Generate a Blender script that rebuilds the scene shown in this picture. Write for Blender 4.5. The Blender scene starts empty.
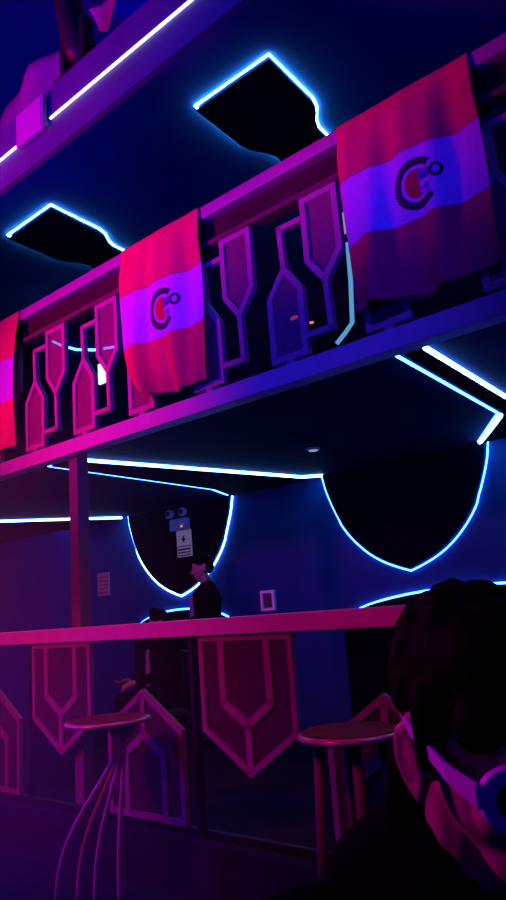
import bpy, bmesh, math, random
from mathutils import Vector, Matrix
from mathutils.geometry import tessellate_polygon
random.seed(7)
S = bpy.context.scene
COL = S.collection

# ------------------------------------------------------------------ camera
EYE = Vector((0, 0, 1.35))
R = Matrix(((0.74953, 0.19474, 0.63268), (0.65787, -0.11280, -0.74464), (-0.07364, 0.97435, -0.21266)))
cam = bpy.data.cameras.new('camera'); co = bpy.data.objects.new('camera', cam); COL.objects.link(co)
cam.sensor_fit = 'VERTICAL'; cam.sensor_height = 36; cam.lens = 731 * 36 / 900
cam.clip_start = 0.02
co.matrix_world = Matrix.Translation(EYE) @ R.to_4x4()
S.camera = co
S.view_settings.view_transform = 'Standard'; S.view_settings.look = 'None'
S.view_settings.exposure = 0; S.view_settings.gamma = 1; S.view_settings.use_curve_mapping = False

# ------------------------------------------------------------------ materials
def mat(name, col, rough=0.6, metal=0.0, var=0.12, scale=14, bump=0.0, spec=0.3, alpha=None, sheen=0.0):
    m = bpy.data.materials.new(name); m.use_nodes = True
    nt = m.node_tree; b = nt.nodes['Principled BSDF']
    tc = nt.nodes.new('ShaderNodeTexCoord'); nz = nt.nodes.new('ShaderNodeTexNoise')
    nz.inputs['Scale'].default_value = scale; nz.inputs['Detail'].default_value = 4
    nt.links.new(tc.outputs['Object'], nz.inputs['Vector'])
    rp = nt.nodes.new('ShaderNodeValToRGB')
    lo = [max(0, c * (1 - var)) for c in col]; hi = [min(1, c * (1 + var)) for c in col]
    rp.color_ramp.elements[0].position = .3; rp.color_ramp.elements[1].position = .7
    rp.color_ramp.elements[0].color = (*lo, 1); rp.color_ramp.elements[1].color = (*hi, 1)
    nt.links.new(nz.outputs['Fac'], rp.inputs['Fac']); nt.links.new(rp.outputs['Color'], b.inputs['Base Color'])
    b.inputs['Roughness'].default_value = rough; b.inputs['Metallic'].default_value = metal
    b.inputs['Specular IOR Level'].default_value = spec
    if alpha is not None: b.inputs['Alpha'].default_value = alpha
    if bump:
        bp = nt.nodes.new('ShaderNodeBump'); bp.inputs['Strength'].default_value = bump
        nt.links.new(nz.outputs['Fac'], bp.inputs['Height']); nt.links.new(bp.outputs['Normal'], b.inputs['Normal'])
    return m

def emit(name, col, st):
    m = bpy.data.materials.new(name); m.use_nodes = True
    nt = m.node_tree; nt.nodes.remove(nt.nodes['Principled BSDF'])
    e = nt.nodes.new('ShaderNodeEmission'); e.inputs['Color'].default_value = (*col, 1); e.inputs['Strength'].default_value = st
    nt.links.new(e.outputs[0], nt.nodes['Material Output'].inputs['Surface'])
    return m

def mesh_mat(name, col, opacity):
    """fine perforated sheet: half holes, half painted metal"""
    m = mat(name, col, .55, 0, .1, 40)
    nt = m.node_tree; b = nt.nodes['Principled BSDF']; out = nt.nodes['Material Output']
    t = nt.nodes.new('ShaderNodeBsdfTransparent'); mx = nt.nodes.new('ShaderNodeMixShader')
    mx.inputs[0].default_value = opacity
    nt.links.new(t.outputs[0], mx.inputs[1]); nt.links.new(b.outputs[0], mx.inputs[2]); nt.links.new(mx.outputs[0], out.inputs['Surface'])
    return m

M = dict(
    wall=mat('navy_wall_paint', (.014, .055, .2), .85, 0, .12, 3, .05, .04),
    upwall=mat('near_black_upper_wall', (.012, .008, .025), .9, 0, .12, 3, 0, .03),  # upper back wall, coloured much darker than the lower one
    board=mat('matt_black_board', (.003, .003, .009), .95, 0, .1, 5, 0, .02),
    under=mat('dark_soffit_panels', (.006, .013, .05), .8, 0, .2, 5, 0, .04),
    ceil=mat('navy_ceiling_paint', (.018, .07, .14), .9, 0, .1, 2, 0, .04),
    floor=mat('dark_vinyl_floor', (.016, .008, .03), .8, 0, .25, 6, .03, .03),
    steel=mat('light_painted_steel', (.62, .5, .55), .45, 0, .06, 8),
    bar=mat('pale_painted_rail', (.7, .55, .6), .4, 0, .08, 10),
    dim=mat('dark_brown_panel', (.04, .015, .018), .7, 0, .2, 9),
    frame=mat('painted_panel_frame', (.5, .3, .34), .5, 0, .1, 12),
    toprail=mat('dull_top_rail_paint', (.42, .33, .38), .5, 0, .08, 10),
    post=mat('dark_post_paint', (.17, .09, .13), .6, 0, .1, 10),
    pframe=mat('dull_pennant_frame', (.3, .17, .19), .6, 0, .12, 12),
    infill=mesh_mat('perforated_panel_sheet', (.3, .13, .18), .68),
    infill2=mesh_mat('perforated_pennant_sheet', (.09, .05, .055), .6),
    beam=mat('satin_beam_face', (.08, .07, .17), .5, 0, .12, 4),
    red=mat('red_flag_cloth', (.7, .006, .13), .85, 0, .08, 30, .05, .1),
    white=mat('white_cloth_violet_glow', (.6, .3, .9), .85, 0, .05, 30, .05, .1),  # white cloth; its violet glow under ultraviolet is mixed into the colour
    wreath=mat('dark_green_print', (.03, .03, .05), .8),
    ered=mat('red_print', (.6, .02, .05), .8), eblue=mat('blue_print', (.09, .1, .45), .8),
    dark=mat('black_plastic', (.012, .012, .016), .5, 0, .1, 20),
    grey=mat('dark_grey_post_side', (.1, .1, .13), .6),
    hair=mat('black_hair', (.0016, .0012, .0016), .7, 0, .3, 60, .2, .02),
    skin=mat('warm_brown_skin', (.5, .19, .2), .5, 0, .1, 30, .03),
    black=mat('black_cloth', (.003, .003, .004), .95, 0, .2, 40, .1, .02),
    shirt=mat('grey_lavender_shirt', (.4, .3, .5), .9, 0, .1, 30),
    glass=mat('white_sunglass_frame', (.8, .65, .9), .3, 0, .03, 8),
    lens=mat('black_sunglass_lens', (.006, .006, .01), .12, 0, .1, 5, 0, .5),
    seat=mat('wood_brown_seat', (.15, .01, .03), .65, 0, .2, 12, .03, .05),
    rimm=mat('seat_edge_metal', (.6, .4, .42), .25, .3),
    leg=mat('chrome_bent_tube', (.6, .42, .5), .35, .1),
    boxp=mat('pale_box_face', (.42, .25, .4), .5, 0, .05, 6),
    legd=mat('dark_stool_leg', (.16, .06, .08), .5, 0, .1, 10),
    banner=mat('pale_hanging_cloth', (.2, .1, .24), .9, 0, .1, 6, .05),
    sign=mat('white_sign_plastic', (.88, .85, .88), .5), signred=mat('red_sign_print', (.7, .1, .12), .6),
    paper=mat('pink_notice_paper', (.85, .25, .3), .8), signdark=mat('dark_sign_print', (.08, .07, .12), .7),
    led=emit('cool_white_led', (.1, .36, 1), 24), led_lo=emit('soft_blue_led', (.04, .2, 1), 14),
    led_mid=emit('bright_blue_white_led', (.1, .34, 1), 42),
    strip=emit('pale_blue_strip', (.12, .4, .8), .8),
    led_up=emit('ceiling_outline_led', (.1, .38, 1), 85),
    beamled=emit('violet_white_led', (.6, .6, 1), 2.6), white_lamp=emit('white_lamp_face', (.7, .9, 1), 2.0),
    signglow=emit('sign_plate_added_glow', (.5, .4, .95), .2),  # weak emission added to brighten the exit plate
    tag=emit('lit_white_sign', (.75, .85, 1), 1.3), redlamp=emit('red_indicator', (1, .12, .03), 2.0), dl=emit('dim_downlight', (.7, .75, 1), .4),
)

# ------------------------------------------------------------------ mesh helpers
class MB:
    def __init__(s): s.bm = bmesh.new()
    def box(s, lo, hi, mtx=None):
        vs = [s.bm.verts.new((x, y, z)) for x in (lo[0], hi[0]) for y in (lo[1], hi[1]) for z in (lo[2], hi[2])]
        for f in ((0, 1, 3, 2), (4, 6, 7, 5), (0, 4, 5, 1), (2, 3, 7, 6), (0, 2, 6, 4), (1, 5, 7, 3)):
            s.bm.faces.new([vs[i] for i in f])
        if mtx is not None: bmesh.ops.transform(s.bm, matrix=mtx, verts=vs)
        return s
    def prism(s, pts, a, b, axis='Y'):
        """polygon pts extruded from a to b; axis Y: pts=(x,z); Z: pts=(x,y)"""
        f = (lambda p, h: (p[0], h, p[1])) if axis == 'Y' else (lambda p, h: (p[0], p[1], h))
        A = [s.bm.verts.new(f(p, a)) for p in pts]; B = [s.bm.verts.new(f(p, b)) for p in pts]
        n = len(pts)
        for i in range(n): s.bm.faces.new((A[i], A[(i + 1) % n], B[(i + 1) % n], B[i]))
        for t in tessellate_polygon([[Vector((p[0], p[1], 0)) for p in pts]]):
            s.bm.faces.new([A[i] for i in t]); s.bm.faces.new([B[i] for i in reversed(t)])
        return s
    def ring(s, pts, inner, a, b):
        n = len(pts)
        f = lambda p, h: s.bm.verts.new((p[0], h, p[1]))
        O0 = [f(p, a) for p in pts]; O1 = [f(p, b) for p in pts]; I0 = [f(p, a) for p in inner]; I1 = [f(p, b) for p in inner]
        for i in range(n):
            j = (i + 1) % n
            for q in ((O0[i], O0[j], I0[j], I0[i]), (O1[j], O1[i], I1[i], I1[j]), (O0[j], O0[i], O1[i], O1[j]), (I0[i], I0[j], I1[j], I1[i])):
                s.bm.faces.new(q)
        return s
    def tube(s, pts, r, n=8, closed=False):
        pts = [Vector(p) for p in pts]; rs = r if isinstance(r, (list, tuple)) else [r] * len(pts)
        rings = []; up = None
        for i, p in enumerate(pts):
            a = pts[i - 1] if (i or closed) else p; b = pts[(i + 1) % len(pts)] if (i < len(pts) - 1 or closed) else p
            d = (b - a).normalized()
            if up is None: up = d.orthogonal().normalized()
            up = (up - d * up.dot(d)); up = up.normalized() if up.length > 1e-6 else d.orthogonal().normalized()
            w = d.cross(up)
            rings.append([s.bm.verts.new(p + (up * math.cos(t) + w * math.sin(t)) * rs[i]) for t in [2 * math.pi * k / n for k in range(n)]])
        m = len(rings)
        for i in range(m if closed else m - 1):
            A, B = rings[i], rings[(i + 1) % m]
            for k in range(n): s.bm.faces.new((A[k], A[(k + 1) % n], B[(k + 1) % n], B[k]))
        if not closed: s.bm.faces.new(rings[0][::-1]); s.bm.faces.new(rings[-1])
        return s
    def lathe(s, prof, n=32, c=(0, 0, 0)):
        rings = []
        for r, z in prof:
            rings.append([s.bm.verts.new((c[0] + r * math.cos(2 * math.pi * k / n), c[1] + r * math.sin(2 * math.pi * k / n), c[2] + z)) for k in range(n)])
        for A, B in zip(rings, rings[1:]):
            for k in range(n): s.bm.faces.new((A[k], A[(k + 1) % n], B[(k + 1) % n], B[k]))
        s.bm.faces.new(rings[0][::-1]); s.bm.faces.new(rings[-1])
        return s
    def ell(s, c, r, mtx=None, seg=24):
        res = bmesh.ops.create_uvsphere(s.bm, u_segments=seg, v_segments=seg // 2, radius=1)
        m = Matrix.Translation(c) @ (mtx.to_4x4() if mtx is not None else Matrix.Identity(4)) @ Matrix.Diagonal((*r, 1))
        bmesh.ops.transform(s.bm, matrix=m, verts=res['verts']); return s
    def cap(s, p0, p1, r0, r1, n=14):
        """tapered limb with round ends"""
        p0, p1 = Vector(p0), Vector(p1); d = (p1 - p0).normalized(); L = (p1 - p0).length
        pts, rs = [], []
        for k in range(5): t = k / 5 * math.pi / 2; pts.append(p0 - d * r0 * math.cos(t)); rs.append(max(r0 * math.sin(t), r0 * .02))
        pts.append(p0); rs.append(r0); pts.append(p1); rs.append(r1)
        for k in range(1, 6): t = k / 5 * math.pi / 2; pts.append(p1 + d * r1 * math.sin(t)); rs.append(max(r1 * math.cos(t), r1 * .02))
        return s.tube(pts, rs, n)
    def build(s, name, m, parent=None, smooth=False, bevel=0, world=False):
        bmesh.ops.recalc_face_normals(s.bm, faces=s.bm.faces)
        me = bpy.data.meshes.new(name); s.bm.to_mesh(me); s.bm.free()
        o = bpy.data.objects.new(name, me); COL.objects.link(o); me.materials.append(m)
        if smooth:
            for p in me.polygons: p.use_smooth = True
        if bevel:
            b = o.modifiers.new('bevel', 'BEVEL'); b.width = bevel; b.segments = 2; b.limit_method = 'ANGLE'
        if parent is not None:
            o.parent = parent
            r = parent
            while r.parent is not None: r = r.parent
            if r.type == 'EMPTY' and not world: pass
        return o

def tag(o, label, cat, group=None):
    o['label'] = label; o['category'] = cat
    if group: o['group'] = group
    return o
def struct(o): o['kind'] = 'structure'; return o
def thing(name, label, cat, loc=(0, 0, 0), group=None):
    o = bpy.data.objects.new(name, None); COL.objects.link(o); o.location = loc; o.empty_display_size = .1
    return tag(o, label, cat, group)
def copy_tree(o, parent=None):
    c = o.copy(); COL.objects.link(c); c.parent = parent
    for ch in o.children: copy_tree(ch, c)
    return c
def remesh(o, v, smooth=2):
    r = o.modifiers.new('skin', 'REMESH'); r.mode = 'VOXEL'; r.voxel_size = v; r.use_smooth_shade = True
    sm = o.modifiers.new('soften', 'SMOOTH'); sm.iterations = smooth; sm.factor = .5
def inset(pts, w):
    """inset a convex polygon"""
    n = len(pts); area = sum(pts[i][0] * pts[(i + 1) % n][1] - pts[(i + 1) % n][0] * pts[i][1] for i in range(n))
    sg = 1 if area > 0 else -1; L = []
    for i in range(n):
        a, b = Vector(pts[i]), Vector(pts[(i + 1) % n]); d = (b - a).normalized(); nn = Vector((-d.y, d.x)) * sg
        L.append((a + nn * w, d))
    out = []
    for i in range(n):
        p, d = L[i - 1]; q, e = L[i]
        cr = d.x * e.y - d.y * e.x
        if abs(cr) < 1e-6: out.append(tuple(q)); continue
        t = ((q - p).x * e.y - (q - p).y * e.x) / cr
        out.append(tuple(p + d * t))
    return out
def bar2d(mb, a, b, w, y0, y1):
    a, b = Vector(a), Vector(b); d = (b - a).normalized(); n = Vector((-d.y, d.x)) * w / 2
    mb.prism([tuple(a + n), tuple(b + n), tuple(b - n), tuple(a - n)], y0, y1)

# ------------------------------------------------------------------ setting
XL, XR, YB, YF, ZC = -9.5, 3.0, 5.2, -3.2, 5.25
RY = 2.80                       # plane of both railings
struct(MB().box((XL, YF, -.1), (XR, YB + .2, 0)).build('floor', M['floor']))
struct(MB().box((XL, 2.74, .001), (XR, YB, .24)).build('floor_platform', M['floor']))
struct(MB().box((XL, YB, 0), (XR, YB + .2, 2.5)).build('wall_back', M['wall']))
struct(MB().box((XL, YB, 2.5), (XR, YB + .2, ZC)).build('wall_back_upper', M['upwall']))
struct(MB().box((XL - .2, YF, 0), (XL, YB + .2, ZC)).build('wall_left', M['wall']))
struct(MB().box((XR, YF, 0), (XR + .2, YB + .2, ZC)).build('wall_right', M['wall']))
struct(MB().box((XL, YF - .2, 0), (XR, YF, ZC)).build('wall_front', M['wall']))
struct(MB().box((XL, YF, ZC), (XR, YB, ZC + .2)).build('ceiling', M['ceil']))
struct(MB().box((XL, RY + .06, 2.46), (XR, YB, 2.54)).build('ceiling_balcony', M['under']))
struct(MB().box((XL, RY, 2.44), (XR, RY + .1, 2.54)).build('trim_balcony', M['steel'], bevel=.006))
struct(MB().box((XL, 1.8, 3.55), (XR, 1.83, 3.9)).box((XL, 1.83, 3.86), (XR, 1.98, 3.9)).build('beam', M['beam']))
# square post under the balcony edge
pillar = struct(MB().box((-4.08, RY + .07, .24), (-3.988, RY + .163, 2.46)).build('pillar', M['post'], bevel=.004))

# ------------------------------------------------------------------ balcony railing with bottle-shaped screens
rail = thing('balcony_railing', 'upper balcony railing with interlocking bottle-shaped screens behind the three flags', 'railing', (-3.2, RY, 2.54))
def P(mb, name, m, parent, bevel=0, smooth=False, at=None):
    """build a part from world-coordinate geometry under a thing that stands at a location"""
    r = parent
    while r.parent is not None: r = r.parent
    bmesh.ops.translate(mb.bm, vec=-Vector(r.location), verts=mb.bm.verts)
    return mb.build(name, m, parent, smooth, bevel)
P(MB().box((XL, RY - .01, 3.565), (1.6, RY + .12, 3.64)), 'top_rail', M['toprail'], rail, .006)
P(MB().box((XL, RY + .05, 3.425), (1.6, RY + .1, 3.565)), 'header_board', M['dim'], rail)
P(MB().box((XL, RY + .01, 3.395), (1.6, RY + .09, 3.425)), 'trim_bar', M['legd'], rail)
def bottle_unit():
    up = [(-.125, .025), (.11, .025), (.11, .385), (0, .55), (-.125, .385)]
    dn = [(.138, .855), (.138, .5), (.25, .345), (.368, .5), (.368, .855)]
    roots = []
    for pts in (up, dn):
        r = MB().ring(pts, inset(pts, .034), 0, .035)
        if pts is up:
            bar2d(r, (0, .53), (-.01, .765), .03, 0, .035); bar2d(r, (-.025, .75), (.138, .75), .03, 0, .035)
            bar2d(r, (-.01, 0), (-.01, .03), .05, .004, .03)
        else:
            bar2d(r, (.25, .36), (.258, .105), .03, 0, .035); bar2d(r, (.273, .12), (.11, .12), .03, 0, .035)
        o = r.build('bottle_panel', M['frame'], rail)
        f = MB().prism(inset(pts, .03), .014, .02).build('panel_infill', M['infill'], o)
        roots.append(o)
    return roots
first = bottle_unit()
APEX = [-2.1 + .574 * k for k in range(3, -6, -1)]
for i, x in enumerate(APEX):
    for r in first:
        o = r if i == 0 else copy_tree(r, rail)
        o.location = (x + 3.2, .02, 0)

# ------------------------------------------------------------------ lower railing with pennant panels
lrail = thing('platform_railing', 'magenta-lit railing with hanging pennant panels in front of the bar platform', 'railing', (-3.2, RY, .24))
P(MB().box((XL, RY - .02, 1.235), (1.6, RY + .07, 1.322)), 'hand_rail', M['bar'], lrail, .006)
P(MB().box((XL, RY + .03, .245), (1.6, RY + .06, .275)), 'bottom_rail', M['dark'], lrail, .004)
for k in range(-4, 3):
    P(MB().box((-2.95 + k * 1.56, RY + .01, .24), (-2.92 + k * 1.56, RY + .05, 1.235)), 'baluster', M['dark'], lrail)
def pennant(sign):
    """sign +1: hangs from the hand rail, tip down; -1: stands on the floor, tip up"""
    if sign > 0: z = lambda h: .995 - h
    else: z = lambda h: .04 + h
    pts = [(-.315, z(0)), (.315, z(0)), (.315, z(.475)), (0, z(.68)), (-.315, z(.475))]
    r = MB().ring(pts, inset(pts, .032), 0, .03)
    for s in (-1, 1):
        bar2d(r, (s * .155, z(.03)), (s * .155, z(.34)), .042, 0, .028)
        bar2d(r, (s * .168, z(.325)), (-s * .012, z(.445)), .042, 0, .029)
    bar2d(r, (0, z(.43)), (0, z(.66)), .038, 0, .03)
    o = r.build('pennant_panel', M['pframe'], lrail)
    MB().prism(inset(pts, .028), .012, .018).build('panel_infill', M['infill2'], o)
    return o
pd, pu = pennant(1), pennant(-1)
for i, k in enumerate(range(-4, 3)):
    o = pd if i == 0 else copy_tree(pd, lrail); o.location = (3.2 - 2.552 + k * 1.575, .005, 0)
    o = pu if i == 0 else copy_tree(pu, lrail); o.location = (3.2 - 3.34 + k * 1.575, .005, 0)

# ------------------------------------------------------------------ flags
def flag(name, label, xl, xr, zt, zb, y, swing, seed, amp):
    rnd = random.Random(seed); ph = [rnd.uniform(0, 6.28) for _ in range(6)]
    root = thing(name, label, 'flag', ((xl + xr) / 2, y, zb), 'three red and white flags over the balcony rail')
    W = xr - xl; H = zt - zb
    def pos(u, v, off=0.0):
        vv = v; v = max(v, 0); a = amp * (.04 + .96 * v ** .7)
        d = a * (math.sin(6.5 * u + ph[0] + 1.8 * v) * .6 + math.sin(13 * u + ph[1] - 1.6 * v) * .5 + .18 * math.sin(29 * u + ph[2] + 2.5 * v))
        d += .012 * math.sin(5 * v + 3 * u + ph[3]) * min(1, 3 * v)
        cl = max(0, v - .62) / .38
        x = W * (u - .5) + swing * cl * cl * (1 - u) + .008 * math.sin(7 * v + ph[4]) * (u - .5) + .012 * v
        z = H * (1 - v) - .022 * math.sin(math.pi * u) * v + .02 * cl * cl * (1 - u) * (swing > .05)
        d -= .035 * min(1, v * 5)
        if vv < 0: return Vector((x, d - .007 - vv * 1.2, z + .006 * min(1, -vv * 60)))      # folded over the rail
        return Vector((x, d - .007 - off - .012 * v, z))
    def sheet(nm, v0, v1, m):
        b = MB(); nu, nv = 72, 30
        g = [[b.bm.verts.new(pos(i / nu, v0 + (v1 - v0) * j / nv)) for i in range(nu + 1)] for j in range(nv + 1)]
        for j in range(nv):
            for i in range(nu): b.bm.faces.new((g[j][i], g[j][i + 1], g[j + 1][i + 1], g[j + 1][i]))
        o = b.build(nm, m, root, True)
        s = o.modifiers.new('cloth', 'SOLIDIFY'); s.thickness = .0025; s.offset = 0
        return o
    A, B = .334, .664
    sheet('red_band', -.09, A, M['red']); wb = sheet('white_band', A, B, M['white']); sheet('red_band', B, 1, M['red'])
    # coat of arms, printed sideways: units of flag height around the centre
    def patch(b, pts, off):
        vs = [b.bm.verts.new(pos(.585 + px * .97 * H / W, .508 - py * .97, off)) for px, py in pts]
        for t in tessellate_polygon([[Vector((p[0], p[1], 0)) for p in pts]]): b.bm.faces.new([vs[i] for i in t])
    def ellp(cx, cy, rx, ry, n=20): return [(cx + rx * math.cos(6.2832 * k / n), cy + ry * math.sin(6.2832 * k / n)) for k in range(n)]
    coat = thing_part = bpy.data.objects.new('coat_of_arms', None); COL.objects.link(coat); coat.parent = root
    w = MB()
    for k in range(30):                                             # two laurel branches, open to the right
        t = math.radians(52 + k * (256 / 29)); c = (-.012 + .098 * math.cos(t), .098 * math.sin(t) * 1.06)
        for sd in (-1, 1):
            ang = t + math.pi / 2 + sd * .75; rr = .016
            cc = (c[0] + sd * .009 * math.cos(t), c[1] + sd * .009 * math.sin(t))
            dx, dy = math.cos(ang), math.sin(ang)
            patch(w, [(cc[0] + dx * rr, cc[1] + dy * rr), (cc[0] - dy * .008, cc[1] + dx * .008), (cc[0] - dx * rr, cc[1] - dy * rr), (cc[0] + dy * .008, cc[1] - dx * .008)], .004)
    w.build('wreath', M['wreath'], coat)
    r = MB()
    for k in range(16):                                             # half shield, in slices so that it follows the folds
        y0, y1 = -.068 + .0085 * k, -.068 + .0085 * (k + 1)
        e = lambda y: -.002 - .066 * max(.12, 1 - abs(y / .071) ** 3) ** .6
        for m in range(4):
            f0, f1 = m / 4, (m + 1) / 4
            patch(r, [(-.002 + (e(y0) + .002) * f0, y0), (-.002 + (e(y0) + .002) * f1, y0), (-.002 + (e(y1) + .002) * f1, y1), (-.002 + (e(y1) + .002) * f0, y1)], .0045)
    r.build('red_shield_field', M['ered'], coat)
    b = MB(); patch(b, [(.002, .005), (.05, .005), (.055, .05), (.002, .062)], .004); b.build('blue_shield_field', M['eblue'], coat)
    t = MB(); patch(t, ellp(.034, -.032, .013, .016), .004); patch(t, [(.004, -.029), (.026, -.029), (.026, -.036), (.004, -.036)], .004)
    patch(t, [(.004, -.056), (.05, -.052), (.052, -.058), (.004, -.062)], .004)
    t.build('tree_emblem', M['eblue'], coat)
    c = MB()
    for k in range(18):
        a0, a1 = 6.2832 * k / 18, 6.2832 * (k + 1) / 18
        q = lambda a, rr: (.083 + rr * math.cos(a), .028 + rr * math.sin(a) * 1.2)
        patch(c, [q(a0, .03), q(a1, .03), q(a1, .017), q(a0, .017)], .004)
    c.build('oak_crown', M['wreath'], coat)
    return root
k_ = .981
fz = lambda z: 1.35 + (z - 1.35) * k_
flag('flag', 'largest red and white flag with crest, hanging at the upper right', -1.672, -.97, 3.642, 2.645, RY - .012, 0, 3, .075)
flag('flag', 'red and white flag with crest hanging mid-balcony, its lower left corner curled inward', -3.345, -2.635, 3.642, 2.6, RY - .012, .17, 3, .07)
flag('flag', 'red and white flag at the far left, cut by the picture edge', -5.22, -4.53, 3.642, 2.6, RY - .012, .0, 9, .065)

# ------------------------------------------------------------------ back-lit shield boards on the back wall
def shield_pts(cx, zt, zp, hw, n=9):
    """open-topped shield outline from top left round the tip to top right"""
    L = []
    H = zt - zp
    prof = [(1, 0), (.965, .15), (.905, .3), (.83, .45), (.735, .58), (.615, .7), (.47, .81), (.31, .895), (.15, .955), (0, 1)]
    fine = []                                                       # smooth curve through the profile
    for i in range(len(prof) - 1):
        p0, p1, p2, p3 = [Vector(prof[max(0, min(len(prof) - 1, q))]) for q in (i - 1, i, i + 1, i + 2)]
        for k in range(3):
            t_ = k / 3; fine.append(tuple(.5 * (2 * p1 + (p2 - p0) * t_ + (2 * p0 - 5 * p1 + 4 * p2 - p3) * t_ ** 2 + (3 * p1 - p0 - 3 * p2 + p3) * t_ ** 3)))
    prof = fine + [(0, 1)]
    for w, h in prof: L.append((cx - hw * w, zt - H * h))
    for w, h in prof[-2::-1]: L.append((cx + hw * w, zt - H * h))
    return L
def shield(name, label, cx, zt, zp, hw, led, group, lit=0):
    t = thing(name, label, 'wall panel', (cx, YB, zp), group)
    pts = shield_pts(cx, zt, zp, hw)
    P(MB().prism(pts, YB - .034, YB - .022), 'board', M['board'], t)
    ins = [(cx + (x - cx) * (1 + .02 / hw), z - (.02 if z < zt - .4 else 0)) for x, z in pts]
    P(MB().tube([(x, YB - .010, z) for x, z in ins[lit:]], .0065), 'led_strip', led, t)
    P(MB().box((cx - .03, YB - .024, zt - .3), (cx + .03, YB - .002, zt - .24)), 'spacer', M['dark'], t)
    return t
g1 = 'back-lit shield boards under the balcony'
shield('backlit_shield', 'dark shield board outlined in blue-white light behind the standing man and exit sign', -5.5, 2.452, 1.555, .765, M['led_mid'], g1)
shield('backlit_shield', 'dark shield board outlined in blue light, empty-faced, right of the small framed notice', -2.88, 2.452, 1.575, .745, M['led_lo'], g1)
def arch(label, cx, hw):
    t = thing('backlit_arch', label, 'wall panel', (cx, YB, .24), 'back-lit arched boards low on the back wall')
    pts = [(cx - hw, .26)] + [(cx + hw * math.cos(a), 1.18 + .215 * math.sin(a)) for a in [math.pi * (1 - k / 24) for k in range(25)]] + [(cx + hw, .26)]
    P(MB().prism(pts, YB - .034, YB - .022), 'board', M['board'], t)
    P(MB().tube([(cx + (x - cx) * .985, YB - .011, z + .012) for x, z in pts[4:22]], .008), 'led_strip', M['led_lo'], t)
arch('dark arched board with lit top edge below the shield beside the standing man', -5.5, .74)
arch('dark arched board with lit top edge below the empty shield, behind the railing', -2.35, 1.2)
# upper storey boards, glimpsed through the bottle screens
tag(MB().tube([(-3.12, YB - .022, 4.46), (-3.13, YB - .022, 4.1), (-3.16, YB - .022, 3.72), (-3.24, YB - .022, 3.65), (-3.34, YB - .022, 3.58)], .02).build('light_strip', M['strip']), 'upright pale blue light strip seen through the screens beside the largest flag', 'light strip')

# ------------------------------------------------------------------ back-lit planks on the balcony soffit
def plank(label, pl, pr, right_led):
    pts = pl + pr[::-1]
    t = thing('ceiling_plank', label, 'ceiling panel', (pl[0][0], pl[0][1], 2.46), 'back-lit planks under the balcony')
    P(MB().prism(pts, 2.436, 2.446, 'Z'), 'board', M['board'], t)
    P(MB().box((pl[0][0] + .045, pl[0][1] + .3, 2.4455), (pl[0][0] + .075, pl[0][1] + .34, 2.4595)), 'spacer', M['dark'], t)
    P(MB().tube([(x - .045, y, 2.451) for x, y in pl], .008), 'led_strip', M['led_lo'], t)
    P(MB().tube([(x + right_led, y, 2.447) for x, y in pr], .012), 'led_strip', M['led'], t)
plank('long dark ceiling plank with lit edges between the two shields', [(-4.35, 2.92), (-4.53, 4.75), (-4.72, 5.19)], [(-4.13, 2.92), (-3.78, 5.06), (-3.64, 5.19)], .012)
plank('dark ceiling plank with bright edges at right, above the hair of the sunglasses wearer', [(-1.52, 2.92), (-1.68, 4.45), (-2.15, 5.19)], [(-1.43, 2.92), (-1.54, 4.1), (-1.2, 5.19)], .012)
plank('dark ceiling plank left of the post, its lit edge level with the shield top', [(-7.3, 2.92), (-7.5, 4.4), (-7.4, 5.19)], [(-7.1, 2.92), (-6.99, 4.05), (-6.36, 5.15)], .012)
tag(MB().tube([(-2.17, 5.17, 2.443), (-1.95, 4.84, 2.443), (-1.73, 4.5, 2.443)], .016).build('led_strip', M['led']), 'short thick bright strip on the soffit at the right shield corner', 'light strip')
t = thing('downlight', 'small round unlit-looking downlight in the dark soffit between the shields', 'ceiling light', (-3.03, 4.24, 2.46))
P(MB().lathe([(.05, 0), (.05, -.012), (.038, -.016)], 24, (-3.03, 4.24, 2.46)), 'trim_ring', M['steel'], t)
P(MB().lathe([(.034, -.0165), (.034, -.02)], 24, (-3.03, 4.24, 2.46)), 'lamp_face', M['dl'], t)

# ------------------------------------------------------------------ bottle-shaped boards on the high ceiling
def ceil_bottle(label, cx, cy):
    t = thing('ceiling_bottle', label, 'ceiling panel', (cx, cy, ZC), 'back-lit bottle-shaped boards on the high ceiling')
    half = [(.375, 0), (.375, .6), (.35, .7), (.27, .82), (.235, .92), (.23, 1.3)]
    sk = lambda x, y: (cx + x - .10 * y, cy + y)
    pts = [sk(-x, y) for x, y in half][::1] + [sk(x, y) for x, y in half[::-1]]
    P(MB().prism(pts, ZC - .055, ZC - .04, 'Z'), 'board', M['board'], t)
    P(MB().box((cx - .03, cy + .3, ZC - .041), (cx + .03, cy + .36, ZC - .001)), 'spacer', M['dark'], t)
    c = Vector(sk(0, .5)); q = [Vector(p) + (c - Vector(p)).normalized() * -.008 for p in pts]
    P(MB().tube([(p.x, p.y, ZC - .012) for p in q], .008, 8, True), 'led_strip', M['led_up'], t)
ceil_bottle('dark bottle-shaped ceiling board with light-blue glow above the largest flag', -3.07, 3.68)
ceil_bottle('dark bottle-shaped ceiling board with light-blue glow above the balcony left of the middle flag', -5.76, 3.65)

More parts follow.
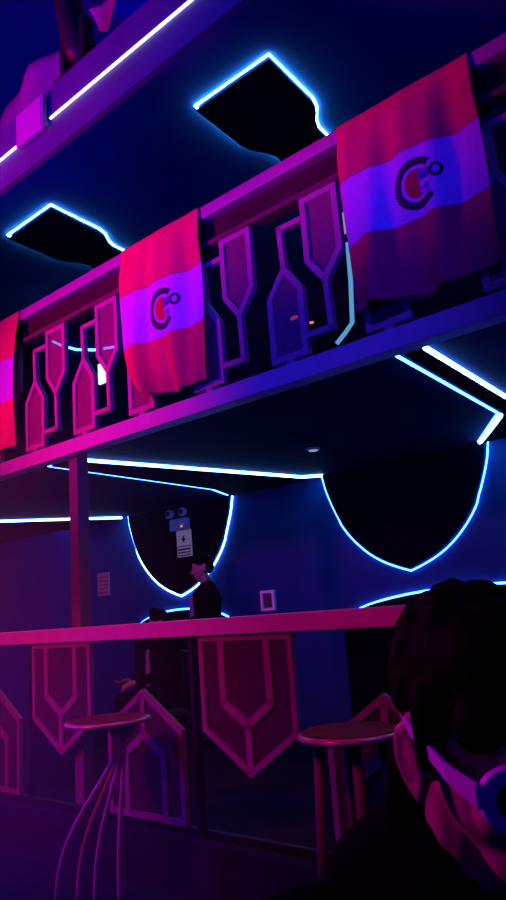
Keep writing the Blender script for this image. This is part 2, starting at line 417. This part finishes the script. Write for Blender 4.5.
# ------------------------------------------------------------------ beam fittings
tag(MB().tube([(XL, 1.794, 3.72), (-2.94, 1.794, 3.72)], .0065).build('led_strip', M['beamled']), 'violet-white light strip on the beam, lower stretch left of the pink box', 'light strip', 'light strips on the beam')
tag(MB().tube([(-2.64, 1.794, 3.72), (1.5, 1.794, 3.72)], .0065).build('led_strip', M['beamled']), 'violet-white light strip on the beam, long stretch right of the pink box', 'light strip', 'light strips on the beam')
tag(MB().tube([(-2.715, 1.794, 3.72), (-2.68, 1.794, 3.72)], .0065).build('led_strip', M['beamled']), 'tiny separate dot of light on the beam beside the pink box', 'light strip', 'light strips on the beam')
t = thing('flat_box', 'small square pink-lit box mounted on the beam between its light strips', 'box', (-2.78, 1.8, 3.68))
P(MB().box((-2.9, 1.768, 3.68), (-2.665, 1.794, 3.86)), 'housing', M['boxp'], t, .004)
P(MB().box((-2.885, 1.764, 3.695), (-2.68, 1.768, 3.845)), 'front_panel', M['boxp'], t)
P(MB().box((-2.81, 1.794, 3.74), (-2.75, 1.7995, 3.8)), 'bracket', M['dark'], t)
t = thing('moving_head_light', 'black moving-head stage light standing on the beam between pink cloths', 'stage light', (-2.56, 1.9, 3.9))
P(MB().box((-2.68, 1.84, 3.9), (-2.46, 1.97, 3.98)), 'base', M['dark'], t, .01)
P(MB().box((-2.67, 1.87, 3.98), (-2.63, 1.94, 4.26)).box((-2.51, 1.87, 3.98), (-2.47, 1.94, 4.26)), 'yoke', M['dark'], t, .008)
P(MB().cap((-2.57, 1.93, 4.14), (-2.57, 1.86, 4.36), .085, .07), 'lamp_head', M['dark'], t, 0, True)
def cloth(label, pts, y):
    b = MB(); n = 14
    (x0, z0), (x1, z1), (x2, z2), (x3, z3) = pts
    g = []
    for j in range(n + 1):
        row = []
        for i in range(n + 1):
            u, v = i / n, j / n
            x = (x0 * (1 - u) + x1 * u) * (1 - v) + (x3 * (1 - u) + x2 * u) * v
            z = (z0 * (1 - u) + z1 * u) * (1 - v) + (z3 * (1 - u) + z2 * u) * v
            row.append(b.bm.verts.new((x, y + .035 * math.sin(7 * u + 2 * v) + .02 * math.sin(15 * u), z - .05 * math.sin(math.pi * u) * v)))
        g.append(row)
    for j in range(n):
        for i in range(n): b.bm.faces.new((g[j][i], g[j][i + 1], g[j + 1][i + 1], g[j + 1][i]))
    o = b.build('drape', M['banner'], None, True); s = o.modifiers.new('cloth', 'SOLIDIFY'); s.thickness = .004
    return tag(o, label, 'drape', 'pale cloths over the beam')
cloth('pale cloth lit pink behind the beam, left of the black stage light', [(-3.9, 4.45), (-2.99, 4.58), (-2.95, 4.1), (-3.9, 3.85)], 2.12)
cloth('pale cloth lit violet behind the beam, at the picture top right of the stage light', [(-2.74, 4.62), (-1.9, 4.75), (-2.0, 4.22), (-2.7, 4.48)], 2.12)

# ------------------------------------------------------------------ wall signs and small lamps
YS = YB + .041
t = thing('emergency_light', 'white twin-head emergency light high on the dark shield', 'emergency light', (-5.42, YS - .075, 2.22))
P(MB().box((-5.55, YS - .125, 2.19), (-5.29, YS - .075, 2.31)), 'battery_box', M['sign'], t, .01)
for sx in (-5.52, -5.36):
    h = P(MB().ell((sx + (.03 if sx > -5.4 else 0), YS - .14, 2.365), (.06, .035, .045)), 'lamp_head', M['sign'], t, 0, True)
    P(MB().ell((sx + (.03 if sx > -5.4 else 0), YS - .172, 2.365), (.035, .012, .026)), 'lens', M['signdark'], h, 0, True)
P(MB().ell((-5.37, YS - .126, 2.225), (.012, .006, .01)), 'indicator', M['redlamp'], t)
t = thing('exit_sign', 'white plate with red lines below the twin-head emergency light', 'sign', (-5.39, YS - .075, 1.92))
P(MB().box((-5.49, YS - .09, 1.92), (-5.28, YS - .075, 2.185)), 'plate', M['signglow'], t, .004)
P(MB().box((-5.49, YS - .093, 2.02), (-5.28, YS - .09, 2.03)).box((-5.48, YS - .093, 1.985), (-5.29, YS - .09, 2.003)).box((-5.48, YS - .093, 1.955), (-5.29, YS - .09, 1.97)).box((-5.48, YS - .093, 1.928), (-5.29, YS - .09, 1.94)), 'red_lines', M['signred'], t)
P(MB().box((-5.415, YS - .093, 2.085), (-5.36, YS - .09, 2.105)).box((-5.395, YS - .093, 2.065), (-5.375, YS - .09, 2.13)), 'symbol', M['signdark'], t)
t = thing('wall_notice', 'small pink upright notice on the wall beside the post', 'notice', (-6.75, YB, 1.62))
P(MB().box((-6.86, YB - .015, 1.62), (-6.66, YB, 1.88)), 'plate', M['paper'], t)
lines = MB()
for k in range(5): lines.box((-6.84, YB - .018, 1.65 + .042 * k), (-6.68, YB - .015, 1.668 + .042 * k))
P(lines, 'print', M['signred'], t)
t = thing('framed_notice', 'small pale framed notice on the dark wall just above the hand rail', 'picture', (-4.35, YB, 1.33))
P(MB().ring([(-4.44, 1.33), (-4.28, 1.33), (-4.28, 1.51), (-4.44, 1.51)], [(-4.415, 1.355), (-4.305, 1.355), (-4.305, 1.485), (-4.415, 1.485)], YB - .03, YB), 'frame', M['sign'], t)
P(MB().box((-4.415, YB - .015, 1.355), (-4.305, YB - .005, 1.485)), 'picture_sheet', M['signdark'], t)
tag(MB().box((-6.72, YB - .03, 4.09), (-6.6, YB, 4.34)).build('lit_sign', M['tag']), 'small bright white sign seen through the screen between two bottles', 'sign')
tag(MB().tube([(-7.96, YB - .02, 5.13), (-7.7, YB - .02, 4.95), (-7.45, YB - .02, 4.8), (-7.15, YB - .02, 4.66), (-6.8, YB - .02, 4.55), (-6.4, YB - .02, 4.47)], .014).build('neon_strip', M['led_lo']), 'thin curved white light seen through the screens beside the left flag', 'light strip')
t = thing('wall_spotlight', 'small white round lamp glimpsed beside the top of the largest flag', 'lamp', (-3.1, YB, 4.6))
P(MB().ell((-3.12, YB - .09, 4.62), (.075, .05, .11)), 'lamp_face', M['dl'], t, 0, True)
P(MB().box((-3.14, YB - .06, 4.58), (-3.1, YB, 4.66)), 'bracket', M['dark'], t)
for lb, x, z, r in (('orange-red glowing indicator seen through the bottle screen', -3.78, 3.97, .03), ('fainter red indicator beside the bottle screen hook', -3.59, 3.86, .014)):
    tag(MB().ell((x, YB - .018, z), (r * 1.6, .02, r * .6)).build('indicator_lamp', M['redlamp'], None, True), lb, 'lamp')

# ------------------------------------------------------------------ stools
t = thing('bar_stool', 'round-seated stool with a fan of curved tube legs, at left before the railing', 'stool', (-3.17, 2.45, 0), 'round stools')
P(MB().lathe([(.19, .826), (.217, .83), (.222, .838), (.217, .846), (.2, .85)], 40, (-3.19, 2.45, .012)), 'seat', M['rimm'], t, 0, True)
P(MB().lathe([(.2, .85), (.19, .853)], 40, (-3.19, 2.45, .012)), 'seat_pad', M['seat'], t)
P(MB().lathe([(.05, .78), (.06, .8), (.075, .826)], 20, (-3.08, 2.45, 0)), 'hub', M['leg'], t, 0, True)
for fx, fy, bow in ((-3.40, 2.27, .05), (-3.31, 2.33, .05), (-3.21, 2.36, .04), (-3.10, 2.42, .02)):
    a = Vector((-3.06, 2.45, .79)); b = Vector((fx, fy, .006)); c1 = a.lerp(b, .38); c2 = Vector((b.x - .005, b.y, .36))
    pts = [(1 - s) ** 3 * a + 3 * s * (1 - s) ** 2 * c1 + 3 * s * s * (1 - s) * c2 + s ** 3 * b for s in [k / 14 for k in range(15)]]
    P(MB().tube(pts, .011), 'leg', M['leg'], t, 0, True)
def stool(x, y, label):
    t = thing('bar_stool', label, 'stool', (x, y, 0), 'round stools')
    P(MB().lathe([(.18, .834), (.203, .838), (.21, .848), (.203, .858), (.19, .862)], 40, (x, y, 0)), 'seat', M['rimm'], t, 0, True)
    P(MB().lathe([(.192, .861), (.185, .866)], 40, (x, y, 0)), 'seat_pad', M['seat'], t)
    for k in range(4):
        a = math.radians(222 + 90 * k); c, s = math.cos(a), math.sin(a)
        P(MB().tube([(x + .125 * c, y + .125 * s, .836), (x + .17 * c, y + .17 * s, .004)], .02, 10), 'leg', M['legd'], t, 0, True)
    P(MB().tube([(x + .152 * math.cos(q), y + .152 * math.sin(q), .28) for q in [6.2832 * k / 28 for k in range(28)]], .008, 8, True), 'foot_ring', M['dark'], t, 0, True)
    return t
stool(-1.74, 2.5, 'round brown stool with straight legs, half hidden by the dark hair at right')

# ------------------------------------------------------------------ people
def hand(b, w, d, side):
    """five curled fingers on a palm; w wrist, d pointing direction, side = thumb direction"""
    w, d, side = Vector(w), Vector(d).normalized(), Vector(side).normalized(); n = d.cross(side)
    b.cap(w, w + d * .06, .024, .03); b.cap(w + d * .02 - side * .018, w + d * .075 - side * .02, .02, .017)
    for k, ln in enumerate((.058, .068, .064, .05)):
        r0 = w + d * .085 + side * (.028 - .019 * k); k1 = r0 + (d * .95 + n * .3) * ln * .5; k2 = k1 + (d * .6 + n * .8) * ln * .5
        b.cap(r0 - d * .02, k1, .0092, .0088, 10); b.cap(k1, k2, .0088, .0075, 10)
    b.cap(w + d * .03 + side * .02, w + d * .06 + side * .05, .012, .01, 10); b.cap(w + d * .06 + side * .05, w + d * .09 + side * .053 + n * .012, .01, .008, 10)
def head_geo(b, Hm, sc=1.0):
    """skull, face, ears in a head frame: x forward, y to the person's left, z up"""
    T = lambda p: Hm @ (Vector(p) * sc)
    rot = Hm.to_3x3()
    E = lambda c, r: b.ell(T(c), [q * sc for q in r], rot)
    E((-.015, 0, .035), (.098, .076, .092)); E((.022, 0, -.02), (.072, .066, .085)); E((.045, 0, -.07), (.05, .05, .048)); E((.07, 0, -.1), (.022, .026, .016))
    E((.076, 0, .03), (.018, .05, .012)); E((.062, .037, -.028), (.024, .025, .022)); E((.062, -.037, -.028), (.024, .025, .022))
    b.cap(T((.092, 0, .012)), T((.115, 0, -.026)), .008 * sc, .0135 * sc, 12)
    E((.1, .013, -.03), (.012, .009, .008)); E((.1, -.013, -.03), (.012, .009, .008))
    E((.092, 0, -.062), (.013, .024, .007)); E((.09, 0, -.073), (.013, .021, .008))
    for s in (-1, 1):
        E((.08, s * .032, .006), (.013, .016, .01))
        ring = [(-.012 + .014 * math.cos(a) - .004 * math.sin(a), s * (.08 - .004 * math.cos(a)), -.004 + .029 * math.sin(a)) for a in [6.2832 * k / 16 for k in range(16)]]
        b.tube([T(p) for p in ring], .0065 * sc, 8, True)
        E((-.012, s * .078, -.004), (.013, .007, .028)); E((-.004, s * .08, -.036), (.008, .006, .009))

def person(label, x, y, z0, face, H, pose, group=None):
    """standing or seated figure; face = heading in radians"""
    t = thing('person', label, 'person', (x, y, z0), group)
    t.rotation_euler.z = face                                      # local +x forward, +y left
    s = H / 1.75; V = lambda *p: Vector(p) * s
    sit = pose == 'sit'
    hz = .52 if sit else .93
    kn = [(.42, k * .11, .5) if sit else (.02, k * .1, .49) for k in (1, -1)]
    ft = [(.42, k * .11, .08) if sit else (-.01, k * .11, .08) for k in (1, -1)]
    sh = [V(0, k * .185, hz + .5) for k in (1, -1)]
    el = [V(.08, .25, hz + .22), V(.08, -.25, hz + .22)]; wr = [V(.3, .16, hz + .16), V(.3, -.17, hz + .16)]
    b = MB()
    b.cap(V(0, 0, hz + .02), V(0, 0, hz + .22), .13 * s, .12 * s); b.cap(V(0, 0, hz + .22), V(0, 0, hz + .4), .12 * s, .135 * s)
    b.cap(sh[0], sh[1], .06 * s, .06 * s); b.cap(V(-.005, 0, hz + .48), V(.015, 0, hz + .62), .058 * s, .052 * s)
    for i in (0, 1):
        b.cap(sh[i], el[i], .052 * s, .042 * s); b.cap(el[i], wr[i], .04 * s, .027 * s)
        hand(b, wr[i], (1, .1 if i else -.1, -.2), (0, 1 if i else -1, .3))
        k = 1 if i == 0 else -1
        b.cap(V(0, k * .09, hz), V(*kn[i]), .085 * s, .058 * s); b.cap(V(*kn[i]), V(*ft[i]), .055 * s, .038 * s)
        b.cap(V(ft[i][0] - .03, ft[i][1], .045), V(ft[i][0] + .15, ft[i][1], .035), .036 * s, .03 * s)
    Hm = Matrix.Translation(V(.03, 0, hz + .71)) @ Matrix.Rotation(.25, 4, 'Y')
    head_geo(b, Hm, s)
    body = b.build('body', M['skin'], t, True); remesh(body, .007, 2)
    c = MB()
    c.cap(V(0, 0, hz), V(0, 0, hz + .22), .146 * s, .135 * s); c.cap(V(0, 0, hz + .22), V(0, 0, hz + .4), .135 * s, .15 * s); c.cap(sh[0], sh[1], .073 * s, .073 * s)
    for i in (0, 1): c.cap(sh[i], el[i], .067 * s, .056 * s); c.cap(el[i], el[i].lerp(wr[i], .9), .055 * s, .042 * s)
    j = c.build('jacket', M['black'], t, True); remesh(j, .009, 2)
    f = MB().cap(V(.15, 0, hz + .12), V(.128, 0, hz + .42), .032 * s, .04 * s); f = f.build('shirt_front', M['shirt'], t, True)
    p = MB()
    for i in (0, 1):
        k = 1 if i == 0 else -1
        p.cap(V(0, k * .085, hz), V(*kn[i]), .1 * s, .072 * s); p.cap(V(*kn[i]), V(ft[i][0], ft[i][1], .13), .07 * s, .056 * s)
    p.cap(V(0, .05, hz), V(0, -.05, hz), .125 * s, .125 * s)
    q = p.build('trousers', M['black'], t, True); remesh(q, .01, 2)
    for i in (0, 1):
        MB().cap(V(ft[i][0] - .04, ft[i][1], .045), V(ft[i][0] + .16, ft[i][1], .04), .045 * s, .04 * s).build('shoe', M['dark'], t, True)
    h = MB(); rr = Hm.to_3x3(); T = lambda q: Hm @ (Vector(q) * s)
    h.ell(T((-.025, 0, .055)), [q * s for q in (.102, .085, .088)], rr); h.ell(T((-.06, 0, 0)), [q * s for q in (.065, .078, .08)], rr)
    for k in range(26):
        a = random.uniform(-1.5, 1.5); u = random.uniform(.2, 1.4)
        c0 = Vector((-.02 + .09 * math.cos(u) * math.cos(a), .08 * math.cos(u) * math.sin(a), .06 + .085 * math.sin(u)))
        h.cap(T(c0), T(c0 * 1.08 + Vector((.01, 0, .012))), .016 * s, .008 * s, 8)
    hh = h.build('hair', M['hair'], t, True); remesh(hh, .008, 1)
    return t
person('man in black jacket standing behind the hand rail in front of the lit shield', -4.78, 4.82, .24, math.radians(-128), 1.62, 'stand')
# his neighbour, sitting low behind the rail, with the chair carrying him
person('seated person whose dark head just rises over the rail beside the standing man', -5.0, 4.45, .24, math.radians(-120), 1.5, 'sit')
t = thing('chair', 'dark chair under the seated person behind the railing', 'chair', (-5.0, 4.45, .24)); t.rotation_euler.z = math.radians(-120)
MB().box((-.2, -.2, .28), (.19, .2, .305)).build('seat', M['dark'], t, bevel=.01)
MB().box((-.24, -.2, .4), (-.21, .2, .8)).build('backrest', M['dark'], t, bevel=.01)
for sx in (-.18, .17):
    for sy in (-.18, .18): MB().box((sx - .015, sy - .015, 0), (sx + .015, sy + .015, .28)).build('leg', M['dark'], t)
for sy in (-.18, .18): MB().box((-.225, sy - .015, .29), (-.2, sy + .015, .42)).build('backrest_bracket', M['dark'], t)

# ---- the foreground sitter: head bowed, turned three-quarters to the camera
cam2w = lambda v: R @ Vector(v)
F = Vector((.27, -.08, .95)).normalized(); L = Vector((.9, .2, -.36)); L = (L - F * L.dot(F)).normalized(); U = F.cross(L)
Fw, Lw, Uw = cam2w(F), cam2w(L), cam2w(U)
ear = EYE + cam2w(((410 - 253) / 731 * .67, (450 - 757) / 731 * .67, -.67))
hc = ear + Lw * .082 + Fw * .01
Hm = Matrix(((Fw.x, Lw.x, Uw.x, 0), (Fw.y, Lw.y, Uw.y, 0), (Fw.z, Lw.z, Uw.z, 0), (0, 0, 0, 1)))
neck = hc - Uw * .1 - Fw * .05
fwd = Vector((Fw.x, Fw.y, 0)).normalized(); lft = Vector((-fwd.y, fwd.x, 0)); up = Vector((0, 0, 1))
chest = neck - up * .16 - fwd * .10; hip = Vector((chest.x, chest.y, .60)) - fwd * .04
t = thing('person', 'person in black with white sunglasses, head bowed, close to the camera at lower right', 'person', (hip.x, hip.y, 0))
loc = Vector(t.location); W = lambda p: Vector(p) - loc
b = MB()
head_geo(b, Matrix.Translation(W(hc)) @ Hm)
b.cap(W(hc - Uw * .04 - Fw * .03), W(neck - up * .03), .058, .058); b.cap(W(neck - up * .03), W(chest + up * .05), .06, .075)
b.cap(W(chest + lft * .16), W(chest - lft * .16), .062, .062)
b.cap(W(chest), W(hip + up * .2), .135, .115); b.cap(W(hip + up * .2), W(hip), .118, .14)
shs = [chest + lft * .19, chest - lft * .19]
els = [chest + lft * .23 - up * .27 + fwd * .06, chest - lft * .23 - up * .27 + fwd * .06]
wrs = [hip + lft * .1 + fwd * .33 + up * .13, hip - lft * .1 + fwd * .33 + up * .13]
kns = [hip + lft * .13 + fwd * .42, hip - lft * .13 + fwd * .42]
fts = [Vector((k.x, k.y, .08)) - fwd * .05 for k in kns]
for i in (0, 1):
    b.cap(W(shs[i]), W(els[i]), .05, .042); b.cap(W(els[i]), W(wrs[i]), .04, .027); hand(b, W(wrs[i]), fwd - up * .2, lft * (-1 if i == 0 else 1))
    b.cap(W(hip + lft * (.09 if i == 0 else -.09)), W(kns[i]), .088, .06); b.cap(W(kns[i]), W(fts[i]), .056, .038)
    b.cap(W(fts[i] - fwd * .03 - up * .03), W(fts[i] + fwd * .14 - up * .04), .036, .03)
body = b.build('body', M['skin'], t, True); remesh(body, .0042, 3)
c = MB()
c.cap(W(neck - up * .035 - fwd * .02), W(chest + up * .05), .074, .1); c.cap(W(chest + lft * .16), W(chest - lft * .16), .08, .08)
c.cap(W(chest), W(hip + up * .2), .152, .13); c.cap(W(hip + up * .2), W(hip), .134, .155)
for i in (0, 1): c.cap(W(shs[i]), W(els[i]), .072, .06); c.cap(W(els[i]), W(els[i].lerp(wrs[i], .92)), .058, .042)
o = c.build('jacket', M['black'], t, True); remesh(o, .008, 3)
c = MB()
for i in (0, 1): c.cap(W(hip + lft * (.085 if i == 0 else -.085)), W(kns[i]), .102, .075); c.cap(W(kns[i]), W(fts[i] + up * .03), .07, .052)
o = c.build('trousers', M['black'], t, True); remesh(o, .009, 2)
for i in (0, 1): MB().cap(W(fts[i] - fwd * .04 - up * .03), W(fts[i] + fwd * .15 - up * .035), .046, .04).build('shoe', M['dark'], t, True)
# hair: full dark mass falling behind the ears to the collar
h = MB(); HT = Matrix.Translation(W(hc)) @ Hm
hp = lambda p: HT @ Vector(p)
h.ell(hp((-.018, 0, .05)), (.098, .076, .09), Hm.to_3x3()); h.ell(hp((-.05, 0, 0)), (.06, .062, .085), Hm.to_3x3())
h.ell(hp((.035, 0, .095)), (.062, .064, .045), Hm.to_3x3())
for s_ in (-1, 1):
    h.cap(hp((.05, 0, .095)), hp((.062, s_ * .048, .056)), .032, .024)
    h.cap(hp((.02, s_ * .066, .06)), hp((.022, s_ * .081, .012)), .022, .009)
h.cap(hp((-.08, 0, -.05)), hp((-.105, 0, -.15)), .055, .05); h.cap(hp((-.075, -.035, -.05)), hp((-.1, -.05, -.14)), .04, .035)
rnd = random.Random(5)
for k in range(90):                                                # locks lying close along the skull
    a = rnd.uniform(0, 6.2832); u = rnd.uniform(0, 1.4)
    q = lambda a_, u_, g: Vector((-.018 + .098 * g * math.cos(u_) * math.cos(a_), .076 * g * math.cos(u_) * math.sin(a_), .05 + .09 * g * math.sin(u_)))
    c0 = q(a, u, 1.0)
    if c0.x > .045 and c0.z < .1: continue
    da = rnd.uniform(-.12, .12)
    h.tube([hp(c0), hp(q(a + da, u - .16, 1.0)), hp(q(a + da * 2, u - .34, 1.0))], [.004, .006, .003], 6)
o = h.build('hair', M['hair'], t, True); remesh(o, .0042, 1)
# sunglasses: worn, yet a thing of their own
g = thing('sunglasses', 'white thick-rimmed sunglasses with black lenses on the bowed foreground head', 'sunglasses', hc + Uw * .008)
g.rotation_mode = 'QUATERNION'; g.rotation_quaternion = Hm.to_quaternion()
fr = MB()
def lens_out(cy, ry, rz, n=28):
    return [(cy + ry * math.copysign(abs(math.cos(a)) ** .75, math.cos(a)), .006 + rz * 1.15 * math.copysign(abs(math.sin(a)) ** .75, math.sin(a)) + .05 * (abs(cy + ry * math.cos(a)) - .035) * .5) for a in [6.2832 * k / n for k in range(n)]]
def wrapx(y): return .112 - 3.6 * y * y
def ring3(b, out, inn, th):
    n = len(out); v = lambda p, d: b.bm.verts.new((wrapx(p[0]) + d, p[0], p[1]))
    O0 = [v(p, 0) for p in out]; O1 = [v(p, th) for p in out]; I0 = [v(p, 0) for p in inn]; I1 = [v(p, th) for p in inn]
    for i in range(n):
        j = (i + 1) % n
        for q in ((O0[i], O0[j], I0[j], I0[i]), (O1[j], O1[i], I1[i], I1[j]), (O0[j], O0[i], O1[i], O1[j]), (I0[i], I0[j], I1[j], I1[i])): b.bm.faces.new(q)
for s in (-1, 1): ring3(fr, lens_out(s * .039, .036, .026), lens_out(s * .039, .026, .0165), .007)
fr.tube([(wrapx(.01) + .004, -.01, .014), (wrapx(0) + .006, 0, .017), (wrapx(.01) + .004, .01, .014)], .005, 8)
fr.build('frame', M['glass'], g, bevel=.0012)
for s in (-1, 1):
    b = MB(); pts = lens_out(s * .039, .027, .0175); vs = [b.bm.verts.new((wrapx(p[0]) + .002, p[0], p[1])) for p in pts]; cv = b.bm.verts.new((wrapx(.039) + .006, s * .039, .006))
    for i in range(len(vs)): b.bm.faces.new((vs[i], vs[(i + 1) % len(vs)], cv))
    o = b.build('lens', M['lens'], g, True); so = o.modifiers.new('glass', 'SOLIDIFY'); so.thickness = .0015
    tb = MB(); x0 = wrapx(.073) + .004
    prof = [(x0, .076, .012, .011), (x0 - .035, .0815, .014, .0085), (.0, .0815, .023, .006), (-.018, .078, .024, .004), (-.036, .074, .006, .003)]
    rings = []
    for x, y, z, hh in prof: rings.append([tb.bm.verts.new((x, s * y + dy, z + dz)) for dy, dz in ((-.002, -hh), (.002, -hh), (.002, hh), (-.002, hh))])
    for A, B in zip(rings, rings[1:]):
        for k in range(4): tb.bm.faces.new((A[k], A[(k + 1) % 4], B[(k + 1) % 4], B[k]))
    tb.bm.faces.new(rings[0]); tb.bm.faces.new(rings[-1][::-1])
    tb.build('temple_arm', M['glass'], g, bevel=.001)

# ------------------------------------------------------------------ club lights, and unseen fills added for single areas
def aim(o, tgt): o.rotation_euler = (Vector(tgt) - Vector(o.location)).to_track_quat('-Z', 'Y').to_euler()
def spot(name, loc, tgt, col, e, ang, blend=.6, size=.15):
    l = bpy.data.lights.new(name, 'SPOT'); l.color = col; l.energy = e; l.spot_size = math.radians(ang); l.spot_blend = blend; l.shadow_soft_size = size
    o = bpy.data.objects.new(name, l); COL.objects.link(o); o.location = loc; aim(o, tgt); return o
def area(name, loc, tgt, col, e, sz):
    l = bpy.data.lights.new(name, 'AREA'); l.color = col; l.energy = e; l.size = sz
    o = bpy.data.objects.new(name, l); COL.objects.link(o); o.location = loc; aim(o, tgt); return o
MG = (1, 0, .24)
spot('magenta_spot', (-4.6, -.6, 3.2), (-3.9, 2.8, 2.98), MG, 680, 46, 1)
spot('magenta_flag_fill', (-4.7, .3, 2.75), (-1.5, 2.75, 3.5), MG, 165, 22, 1)  # unseen second magenta light, added for the largest flag
for px, e in ((-5.0, 150), (-3.6, 120), (-2.1, 50)):
    spot('magenta_rail_fill', (px, 1.0, 2.25), (px + .1, 2.8, .75), (1, 0, .24), e, 66, .9)  # unseen row of lights added to colour the lower railing
spot('magenta_beam_fill', (-4.6, -.3, 3.0), (-2.9, 1.9, 4.05), (1, 0, .32), 560, 46, .9)  # added out of view so the cloths and box catch magenta
spot('magenta_guest_fill', (-2.6, .4, 2.2), (0, .75, 1.2), (1, 0, .85), 120, 36, .9)  # extra light put in for the bowed head
spot('blue_spot', (.4, -.9, 3.4), (-2.25, 2.8, 2.85), (.04, .02, 1), 400, 38, 1)
spot('blue_guest_spot', (1.6, -.6, 2.6), (.1, .7, 1.2), (.04, 0, 1), 12, 40, .9)
spot('purple_wall_fill', (-7.6, 3.1, 2.3), (-7.9, 5.2, 1.0), (.45, 0, 1), 45, 130, .9)  # purple fill added for the far left of the back wall
spot('purple_floor_fill', (-5.2, .9, 2.35), (-3.5, 2.0, .1), (.06, 0, 1), 420, 62, .9)  # added to tint smoke and floor purple-blue
area('blue_ceiling_fill', (-2.5, -1.5, 2.2), (-3.5, 3.5, 5.2), (0, 0, 1), 40, 2.0).data.spread = math.radians(70)  # soft fill added to turn the high ceiling navy
area('blue_upper_fill', (-7.0, 2.4, 3.9), (-3.6, 3.6, 5.2), (0, 0, 1), 13, .8).data.spread = math.radians(80)  # unseen fill added for the ceiling behind the beam
area('blue_upper_fill', (1.0, 2.2, 4.0), (-2.0, 3.4, 5.2), (0, 0, 1), 8, .8).data.spread = math.radians(80)  # its added counterpart from the right
area('blue_room_fill', (-1.0, -2.6, 2.4), (-3.0, 5.2, 1.6), (0, 0, 1), 8, 2.0)  # broad fill added for the overall blue
area('blue_bar_fill', (-.5, 3.3, 2.0), (-3.6, 5.2, 1.5), (0, .01, 1), 7, .6)  # added out of view to lift the blue on the bar wall
# thin stage smoke in the left half of the room
sm = bpy.data.materials.new('thin_stage_smoke'); sm.use_nodes = True; nt = sm.node_tree; nt.nodes.remove(nt.nodes['Principled BSDF'])
v = nt.nodes.new('ShaderNodeVolumeScatter'); v.inputs['Color'].default_value = (.8, .8, .8, 1)
tc = nt.nodes.new('ShaderNodeTexCoord'); sx = nt.nodes.new('ShaderNodeSeparateXYZ'); mr = nt.nodes.new('ShaderNodeMapRange')
mr.inputs['From Min'].default_value = -1.9; mr.inputs['From Max'].default_value = -3.9; mr.inputs['To Min'].default_value = 0; mr.inputs['To Max'].default_value = .12
nt.links.new(tc.outputs['Object'], sx.inputs[0]); nt.links.new(sx.outputs['X'], mr.inputs['Value']); nt.links.new(mr.outputs[0], v.inputs['Density'])
nt.links.new(v.outputs[0], nt.nodes['Material Output'].inputs['Volume'])
hz = MB().box((-9.4, .4, .02), (-1.8, 2.72, 2.4)).build('smoke', sm); hz['kind'] = 'stuff'; tag(hz, 'thin purple stage smoke hanging around the lower railing at left', 'smoke')
w = bpy.data.worlds.new('world'); S.world = w; w.use_nodes = True
w.node_tree.nodes['Background'].inputs['Color'].default_value = (0, 0, .01, 1)
try:
    S.cycles.use_denoising = True; S.cycles.max_bounces = 6
except Exception: pass
